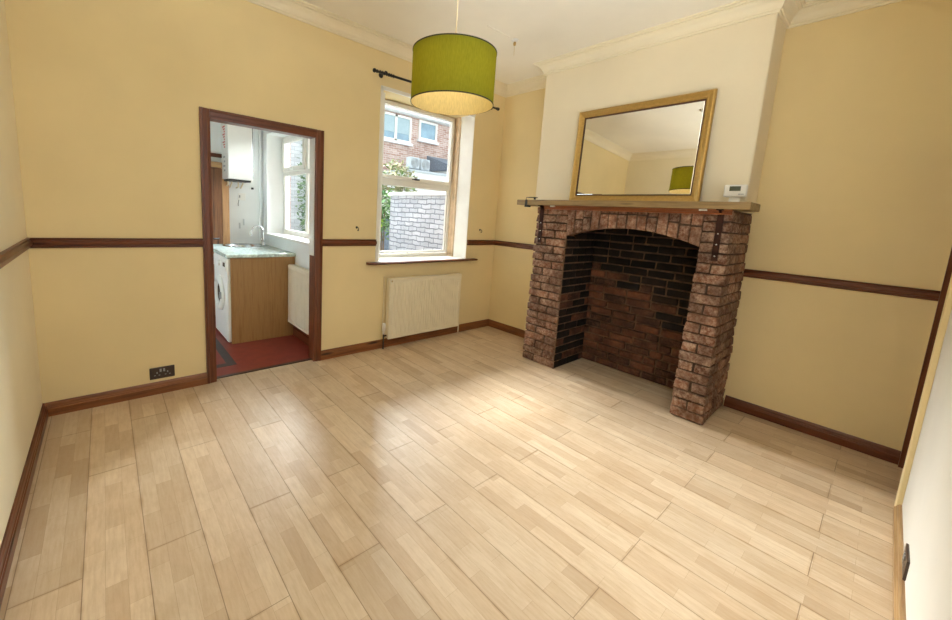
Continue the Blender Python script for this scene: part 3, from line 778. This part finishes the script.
# ------------------------------------------------------------------ kitchen things
# worktop with an oval sink cut-out
def oval_slab(x0, x1, y0, y1, z0, z1, c, ra, rb, n=48):
    b = MB(); inn = []; out = []
    for k in range(n):
        a = 2*PI*k/n; dx, dy = math.cos(a), math.sin(a)
        inn.append((c[0]+ra*dx, c[1]+rb*dy))
        t = 1e9
        if dx > 1e-9: t = min(t, (x1-c[0])/dx)
        if dx < -1e-9: t = min(t, (x0-c[0])/dx)
        if dy > 1e-9: t = min(t, (y1-c[1])/dy)
        if dy < -1e-9: t = min(t, (y0-c[1])/dy)
        out.append((c[0]+dx*t, c[1]+dy*t))
    for cx, cy in ((x0, y0), (x1, y0), (x1, y1), (x0, y1)):   # snap the nearest ray to each corner
        k = min(range(n), key=lambda i: (out[i][0]-cx)**2+(out[i][1]-cy)**2); out[k] = (cx, cy)
    vs = [(*p, z1) for p in out]+[(*p, z1) for p in inn]+[(*p, z0) for p in inn]+[(*p, z0) for p in out]; fs = []
    for k in range(n):
        j = (k+1) % n
        for r in range(4):
            r2 = (r+1) % 4; fs.append((r*n+k, r*n+j, r2*n+j, r2*n+k))
    return b.add(vs, fs)
SC = (-2.555, 1.695); ZW = .912
wt = tag(oval_slab(-2.912, KX-.002, .815, KB-.002, .874, ZW, SC, .185, .215).build('worktop', M['worktop'], bevel=.008), 'pale green marbled kitchen worktop over the washing machine', 'worktop')
sk = thing('sink', 'round stainless steel sink set into the green kitchen worktop', 'sink', (SC[0], SC[1], ZW))
b = MB().lathe([(1.10, .001), (1.09, .006), (1.0, .007), (.97, .002), (.93, -.03), (.88, -.11), (.70, -.135), (.12, -.14), (.0, -.14)], (0, 0, 0), 'z', 48)
b.xf(Matrix.Translation((SC[0], SC[1], ZW)) @ Matrix.Diagonal((.185, .215, 1, 1)))
b.build('bowl', M['steel'], sk)
MB().lathe([(0, .003), (.03, .003), (.034, .0), (0, 0)], (SC[0], SC[1], ZW-.1395), 'z', 20).build('plughole', M['chrome'], sk)
tp = thing('mixer_tap', 'chrome swan neck mixer tap at the back of the kitchen sink', 'tap', (-2.312, 1.70, ZW))
tx, ty = -2.312, 1.70
MB().lathe([(0, 0), (.026, 0), (.026, .01), (.019, .02), (.018, .075), (.012, .085), (0, .085)], (tx, ty, ZW), 'z', 20).build('tap_body', M['chrome'], tp)
pts = [(tx, ty, ZW+.08)]
for k in range(13):
    a = PI*k/12; pts.append((tx-.075+.075*math.cos(a), ty-.02*k/12, ZW+.15+.085*math.sin(a)))
pts.append((tx-.150, ty-.021, ZW+.125))
MB().tube(pts, .0095, 12).build('spout', M['chrome'], tp)
for dy in (-1, 1):
    MB().tube([(tx, ty+dy*.016, ZW+.045), (tx-.01, ty+dy*.05, ZW+.055), (tx-.012, ty+dy*.058, ZW+.085)], [.008, .009, .011], 10).build('tap_handle', M['chrome'], tp)
ep = tag(MB().box(-2.868, KX-.004, .845, .863, 0, .873).build('end_panel', M['panel'], bevel=.001), 'oak effect end panel beside the washing machine', 'panel')
wm = thing('washing_machine', 'white front loading washing machine under the kitchen worktop', 'washing machine', (-2.62, 1.17, 0))
MB().box(-2.895, -2.33, .872, 1.468, .012, .862).build('body', M['plastic'], wm, bevel=.012, seg=3)
for x in (-2.85, -2.38):
    for y in (.91, 1.43): MB().lathe([(0, 0), (.022, 0), (.02, .02), (0, .02)], (x, y, 0), 'z', 12).build('foot', M['black'], wm)
MB().box(-2.902, -2.894, .885, 1.455, .735, .850).build('control_panel', M['plastic'], wm, bevel=.003)
MB().box(-2.905, -2.901, .915, 1.0, .775, .815).build('display', M['lcd'], wm)
MB().lathe([(0, -.028), (.028, -.026), (.032, -.002), (.032, 0)], (-2.902, 1.14, .793), 'x', 24).build('programme_dial', M['plastic'], wm)
o = MB().box(-2.905, -2.901, 1.25, 1.44, .755, .835).build('detergent_drawer', M['plastic'], wm, bevel=.003)
dr = MB().lathe([(.115, -.010), (.125, -.030), (.150, -.034), (.178, -.022), (.186, 0), (.150, .004), (.115, -.002)], (-2.895, 1.17, .475), 'x', 48, True).build('door', M['plastic'], wm)
MB().lathe([(0, -.022), (.06, -.020), (.100, -.012), (.120, -.004)], (-2.895, 1.17, .475), 'x', 40).build('door_glass', M['darkglass'], dr)
MB().box(-2.935, -2.922, 1.0, 1.03, .44, .51).build('door_handle', M['grey'], dr, bevel=.003)
bc = thing('base_cabinet', 'oak effect base cabinet under the sink beyond the washing machine', 'cabinet', (-2.58, 1.72, 0))
MB().box(-2.86, KX-.004, 1.48, KB-.004, .12, .755).box(-2.86, -2.83, 1.48, KB-.004, .755, .873).box(-2.30, KX-.004, 1.48, KB-.004, .755, .873).build('carcass', M['panel'], bc)
MB().box(-2.81, KX-.03, 1.49, KB-.01, 0, .12).build('plinth', M['panel'], bc)
dd = MB().box(-2.878, -2.861, 1.485, KB-.01, .13, .868).build('door', M['panel'], bc, bevel=.002)
MB().tube([(-2.878, 1.53, .70), (-2.90, 1.53, .70), (-2.90, 1.53, .82), (-2.878, 1.53, .82)], .005, 8).build('handle', M['chrome'], dd)
bo = thing('boiler', 'white wall hung gas boiler in the kitchen beside the window', 'boiler', (-2.575, 1.79, 1.67))
MB().box(-2.705, -2.448, 1.63, KB, 1.675, 2.42).build('casing', M['plastic'], bo, bevel=.008)
MB().box(-2.69, -2.46, 1.66, KB-.01, 1.655, 1.676).build('base_tray', M['black'], bo)
b = MB().box(-2.708, -2.7045, 1.665, 1.90, 1.68, 2.40)
cpn = b.build('side_label', M['upvc'], bo)
b = MB()
for k in range(9): b.box(-2.7095, -2.7075, 1.73, 1.73+.05+.03*(k % 3), 2.02+.028*k, 2.035+.028*k)
o = b.build('printed_lines', M['red'], cpn); o['label'] = 'rows of red print'
b = MB()
for k in range(4): b.box(-2.7095, -2.7075, 1.74, 1.80+.03*(k % 2), 1.76+.05*k, 1.78+.05*k)
b.build('printed_marks', M['grey'], cpn)
b = MB()
for x in (-2.66, -2.62, -2.55, -2.50): b.tube([(x, 1.85, 1.656), (x, 1.85, 1.60+.02*((x*100) % 3)), (x, KB-.001, 1.59)], .008, 8)
b.build('pipe', M['copper'], bo)
o = MB().box(-2.47, -2.42, 1.76, 1.86, 1.655, 1.72).build('gas_valve', M['plastic'], bo, bevel=.006)
o = MB().tube([(-2.436, 1.68, 1.70), (-2.436, 1.68, 2.45)], .007, 8).build('boiler_cable', M['black'], bo)  # thin black upright at the right edge of the boiler
# switch and fittings on the kitchen back wall
fs_ = thing('fused_switch', 'white switch plate on the kitchen wall below the boiler', 'switch', (-2.49, KB, 1.45))
MB().box(-2.535, -2.450, KB-.010, KB, 1.445, 1.53).build('faceplate', M['plastic'], fs_, bevel=.003)
MB().box(-2.525, -2.510, KB-.018, KB-.010, 1.475, 1.505).build('rocker_switch', M['grey'], fs_, bevel=.002)
MB().tube([(-2.525, KB-.006, 1.447), (-2.535, KB-.014, 1.40), (-2.532, KB-.010, 1.375)], .005, 8).build('cable', M['grey'], fs_)
MB().box(-2.385, -2.36, KB-.03, KB, 1.585, 1.61).build('pipe_clip', M['black'], bo, bevel=.004)
o = MB().tube([(-2.285, KB-.02, ZW+.002), (-2.285, KB-.02, 2.49)], .014, 12).build('corner_pipe', M['kwall']); tag(o, 'white painted pipe rising in the kitchen corner by the sink', 'pipe')
for x, z0, z1, lab in ((-2.52, 1.10, 1.17, 'narrow grey bracket on the kitchen wall left of the tap'), (-2.475, 1.14, 1.22, 'narrow grey bracket on the kitchen wall, higher one near the tap')):
    tag(MB().box(x-.008, x+.008, KB-.012, KB, z0, z1).build('wall_bracket', M['palegrey'], bevel=.002), lab, 'bracket')
# pine door in kitchen back wall
d3 = struct(MB().box(-3.47, -2.715, KB-.035, KB-.005, .005, 1.80).build('door_3', M['pine'], origin=(-3.1, KB, 0)), 'knotty pine plank door in the kitchen')
b = MB()
for k in range(6): b.box(-3.45+.125*k, -3.45+.125*k+.115, KB-.045, KB-.035, .02, 1.79)
b.build('boards', M['pine'], d3, bevel=.003)
o = MB().box(-2.713, -2.640, KB-.05, KB, 0, 1.865).build('post', M['pinez'], d3, bevel=.002)
MB().box(-3.54, -3.472, KB-.05, KB, 0, 1.865).build('post', M['pine'], d3, bevel=.002)
o = MB().box(-3.472, -2.713, KB-.05, KB, 1.802, 1.865).build('head', M['pinex'], d3, bevel=.002)
MB().tube([(-2.76, KB-.045, .98), (-2.76, KB-.09, .98), (-2.86, KB-.09, .98)], .008, 10).build('handle', M['black'], d3)

# ------------------------------------------------------------------ yard and neighbours
b = MB()
b.box(-1.96, -1.95, WT, WKY0, -.2, 2.6).box(-1.96, -1.95, WKY1, KB+.1, -.2, 2.6).box(-1.96, -1.95, WKY0, WKY1, -.2, WKZ0).box(-1.96, -1.95, WKY0, WKY1, WKZ1, 2.6)
struct(b.build('wall_kitchen_outside', M['ownbrick'], origin=(0, 0, 0)), 'red brick outside of the kitchen')
b = MB()
b.box(-1.95, WX0, WT, WT+.01, -.2, 3.2).box(WX1, .1, WT, WT+.01, -.2, 3.2).box(WX0, WX1, WT, WT+.01, -.2, WZ0-.02).box(WX0, WX1, WT, WT+.01, WZ1, 3.2)
struct(b.build('wall_back_outside', M['ownbrick'], origin=(0, 0, 0)), 'red brick outside of the window wall')
struct(MB().box(-2.04, 14, WT, 12, -.3, -.2).build('ground', M['concrete'], origin=(0, 0, -.2)), 'grey concrete yard')
yw = thing('yard_wall', 'whitewashed rough brick yard wall with a stone coping outside the window', 'wall', (.2, 1.5, -.2))
MB().box(.10, .32, WT+.01, 2.62, -.2, 1.70).build('brickwork', M['yardwall'], yw)
b = MB().prism([(.06, 1.70), (.06, 1.735), (.10, 1.76), (.36, 1.76), (.36, 1.70)], WT+.01, 2.66, 'y')
b.build('coping', M['render'], yw, bevel=.01)
nh = thing('neighbour_house', 'red brick house with white framed windows beyond the yard wall', 'house', (6, 9.5, -.2))
MB().box(1.2, 11, 9, 11.8, -.2, 5.0).build('brick_walls', M['house'], nh)
MB().box(1.0, 11.2, 8.86, 9, 4.96, 5.16).build('fascia', M['render'], nh)
MB().tube([(1.0, 8.80, 5.03), (11.2, 8.80, 5.03)], .06, 10).build('gutter', M['render'], nh)
b = MB().prism([(8.7, 5.14), (10.4, 6.9), (12.1, 5.14)], 1.0, 11.2, 'x'); b.build('roof', M['slate'], nh)
def hwin(x0, x1, z0, z1, mull, blind):
    b = frame_ring(MB(), x0, x1, z0, z1, .075, 8.93, 9.02)
    if mull: b.box(mull-.045, mull+.045, 8.93, 9.02, z0, z1)
    f = b.build('window', M['upvc'], nh); MB().box(x0+.05, x1-.05, 8.98, 9.0, z0+.05, z1-.05).build('pane', M['blueglass'], f)
    MB().box(x0-.05, x1+.05, 8.86, 9.0, z0-.09, z0).build('sill', M['render'], f)
    if blind: MB().box(x0+.06, x1-.06, 8.965, 8.975, z0+.30, z1-.06).build('blind', M['blind'], f)
hwin(3.55, 5.0, 3.98, 4.90, 4.32, True); hwin(5.36, 6.24, 4.22, 4.92, None, False)
hwin(7.0, 8.3, 3.98, 4.90, 7.65, True); hwin(4.1, 5.4, .9, 2.1, 4.7, False)
gr = thing('outbuilding', 'low white outbuilding with a slate blue lean-to roof beyond the wall', 'outbuilding', (6.8, 7.6, -.2))
MB().box(5.75, 9.0, 7.2, 8.5, -.2, 3.05).build('walls', M['render'], gr)
ga = thing('garage', 'white flat roofed garage carrying the two fan units beyond the yard wall', 'garage', (4.6, 7.6, -.2))
MB().box(3.52, 5.55, 6.82, 8.5, -.2, 2.72).build('walls', M['render'], ga)
MB().box(3.48, 5.58, 6.78, 8.52, 2.72, 2.79).build('flat_roof', M['acgrey'], ga)
b = MB().prism([(7.05, 3.03), (7.05, 3.10), (8.7, 3.62), (8.7, 3.03)], 5.6, 9.2, 'x'); b.build('roof', M['slate'], gr)
ac = thing('air_conditioner', 'left boxy white fan unit on the flat roof beyond the yard wall', 'air conditioner', (3.76, 7.05, 2.79), 'fan units beyond the yard wall')
AX, AY = 3.76, 7.05
MB().box(AX-.18, AX+.18, AY-.12, AY+.12, 2.83, 3.18).build('casing', M['acgrey'], ac, bevel=.02)
b = MB()
for r in (.03, .065, .10, .135): b.lathe([(r, 0), (r+.012, 0), (r+.012, .01), (r, .01)], (AX, AY-.132, 3.005), 'y', 28, True)
b.build('fan_grille', M['grey'], ac)
for dx in (-.15, .10): MB().box(AX+dx, AX+dx+.05, AY-.10, AY+.10, 2.79, 2.83).build('foot', M['slate'], ac)
a2 = copy_tree(ac, (.47, .05, 0)); a2['label'] = 'right boxy white fan unit on the flat roof, nearer the slate roof'

def bush(name, label, cat, c, rad, n, leaf, mat, base):
    t = thing(name, label, cat, (c[0], c[1], base))
    b = MB()
    for k in range(n):
        d = Vector((random.gauss(0, 1), random.gauss(0, 1), random.gauss(0, 1))).normalized()*(random.random()**.4)
        p = Vector(c)+Vector((d.x*rad[0], d.y*rad[1], d.z*rad[2]))
        a = Vector((random.uniform(-1, 1), random.uniform(-1, 1), random.uniform(-.6, .6))).normalized()
        w = a.cross(Vector((random.uniform(-1, 1), random.uniform(-1, 1), 1))).normalized(); nrm = a.cross(w)
        l = leaf*random.uniform(.7, 1.3)
        b.add([p-a*l, p+w*l*.45+nrm*l*.12, p+a*l, p-w*l*.45+nrm*l*.12], [(0, 1, 2), (0, 2, 3)])
    b.build('foliage', mat, t)
    b = MB()
    for k in range(6):
        q = Vector(c)+Vector((random.uniform(-.6, .6)*rad[0], random.uniform(-.6, .6)*rad[1], random.uniform(-.2, .6)*rad[2]))
        b.tube([(c[0]+random.uniform(-.05, .05), c[1]+random.uniform(-.05, .05), base), ((c[0]+q.x)/2+.03, (c[1]+q.y)/2, (base+q.z)/2), q], [.02, .014, .006], 8)
    b.build('stem', M['bark'], t)
    return t
bush('shrub', 'bushy red and green shrub in front of the brick house', 'shrub', (2.75, 6.4, 2.1), (.75, .5, .85), 900, .085, M['leafr'], -.2)
bush('shrub', 'dark green bush just above the end of the yard wall', 'shrub', (.55, 3.6, 1.35), (.5, .5, .55), 700, .06, M['leafg'], -.2)
bush('shrub', 'lime green plant low at the far end of the whitewashed wall', 'shrub', (-.02, 3.05, 1.25), (.22, .2, .22), 160, .06, M['leafy'], -.2)
rw = thing('rear_wall', 'tall whitewashed brick wall at the end of the yard outside the kitchen window', 'wall', (-.5, 5.1, -.2))
MB().box(-2.03, .95, 5.0, 5.2, -.2, 3.3).build('brickwork', M['rearwall'], rw)
MB().box(-2.03, 1.0, 4.96, 5.24, 3.3, 3.36).build('coping', M['render'], rw, bevel=.01)
bush('climbing_shrub', 'green climbing shrub against the rear wall, seen through the kitchen window', 'shrub', (-.45, 4.62, 1.7), (.40, .22, 1.5), 1100, .06, M['leafg'], -.2)
tag(MB().box(.1, 3.4, 4.4, 4.55, -.2, 1.25).build('garden_fence', M['slate']), 'grey blue fence at the far end of the yard', 'fence')

# ------------------------------------------------------------------ light
W = bpy.data.worlds.new('overcast_sky'); S.world = W; W.use_nodes = True
bg = W.node_tree.nodes['Background']; bg.inputs[0].default_value = (.90, .96, 1.0, 1); bg.inputs[1].default_value = 2.2
def light(name, kind, loc, rot=None, **k):
    d = bpy.data.lights.new(name, kind); o = bpy.data.objects.new(name, d); COL.objects.link(o); o.location = loc
    if rot is not None: o.rotation_euler = rot
    for a, v in k.items(): setattr(d, a, v)
    return o
def skypatch(name, loc, to, sx, sy, watts, spread, col=(1, .985, .96)):
    o = light(name, 'AREA', loc, shape='RECTANGLE', size=sx, size_y=sy, energy=watts, color=col, spread=math.radians(spread))
    o.rotation_euler = (Vector(to)-Vector(loc)).to_track_quat('-Z', 'Y').to_euler()
    return o
# bright overcast sky above the yard, seen by the two windows but not from the camera
skypatch('yard_sky_light', (.6, 8.2, 6.7), (-1.1, .3, 1.6), 5.0, 2.4, 1800, 110)
skypatch('side_sky_light', (2.6, 1.0, 3.3), (-2.0, .8, 1.5), 2.4, 2.0, 570, 90, (.80, .92, 1.0))
skypatch('front_fill_light', (-2.9, YN-.95, .05), (-2.9, YN-.5, 3.2), 4.0, 1.5, 600, 180)  # added fill panel on the ground outside the added window, facing up
p = light('window_portal', 'AREA', ((FX0+WX1)/2, FY1+.03, (WZ0+WZ1)/2), (-PI/2, 0, 0), shape='RECTANGLE', size=WX1-FX0, size_y=WZ1-WZ0)
p.data.cycles.is_portal = True
p = light('added_window_portal', 'AREA', ((GX0+GX1)/2, YN-.13, (GZ0+GZ1)/2), (PI/2, 0, 0), shape='RECTANGLE', size=GX1-GX0, size_y=GZ1-GZ0)
p.data.cycles.is_portal = True
p = light('kitchen_window_portal', 'AREA', (X1+.03, (WKY0+WKY1)/2, (WKZ0+WKZ1)/2), (0, PI/2, 0), shape='RECTANGLE', size=WKZ1-WKZ0, size_y=WKY1-WKY0)
p.data.cycles.is_portal = True

# ------------------------------------------------------------------ camera
cam = bpy.data.cameras.new('camera'); co = bpy.data.objects.new('camera', cam); COL.objects.link(co); S.camera = co
cam.sensor_width = 36; cam.lens = 387.9265/952*36
cam.shift_x = (476-443.61)/952; cam.shift_y = (271.72-310)/952; cam.clip_start = .02
rx, ry, rz = 1.4275, .0591, -.7201
co.matrix_world = Matrix.Translation((-3.7714, -3.3429, 1.4035)) @ Matrix.Rotation(rz, 4, 'Z') @ Matrix.Rotation(rx, 4, 'X') @ Matrix.Rotation(ry, 4, 'Z')

for o in S.objects:
    if 'wl' in o: del o['wl']
vs = S.view_settings
S.display_settings.display_device = 'sRGB'
vs.view_transform = 'Standard'; vs.look = 'None'; vs.gamma = 1; vs.use_curve_mapping = False; vs.exposure = 0.1
S.cycles.use_denoising = True; S.cycles.max_bounces = 16; S.cycles.diffuse_bounces = 10; S.cycles.transparent_max_bounces = 16
S.cycles.caustics_reflective = False; S.cycles.caustics_refractive = False
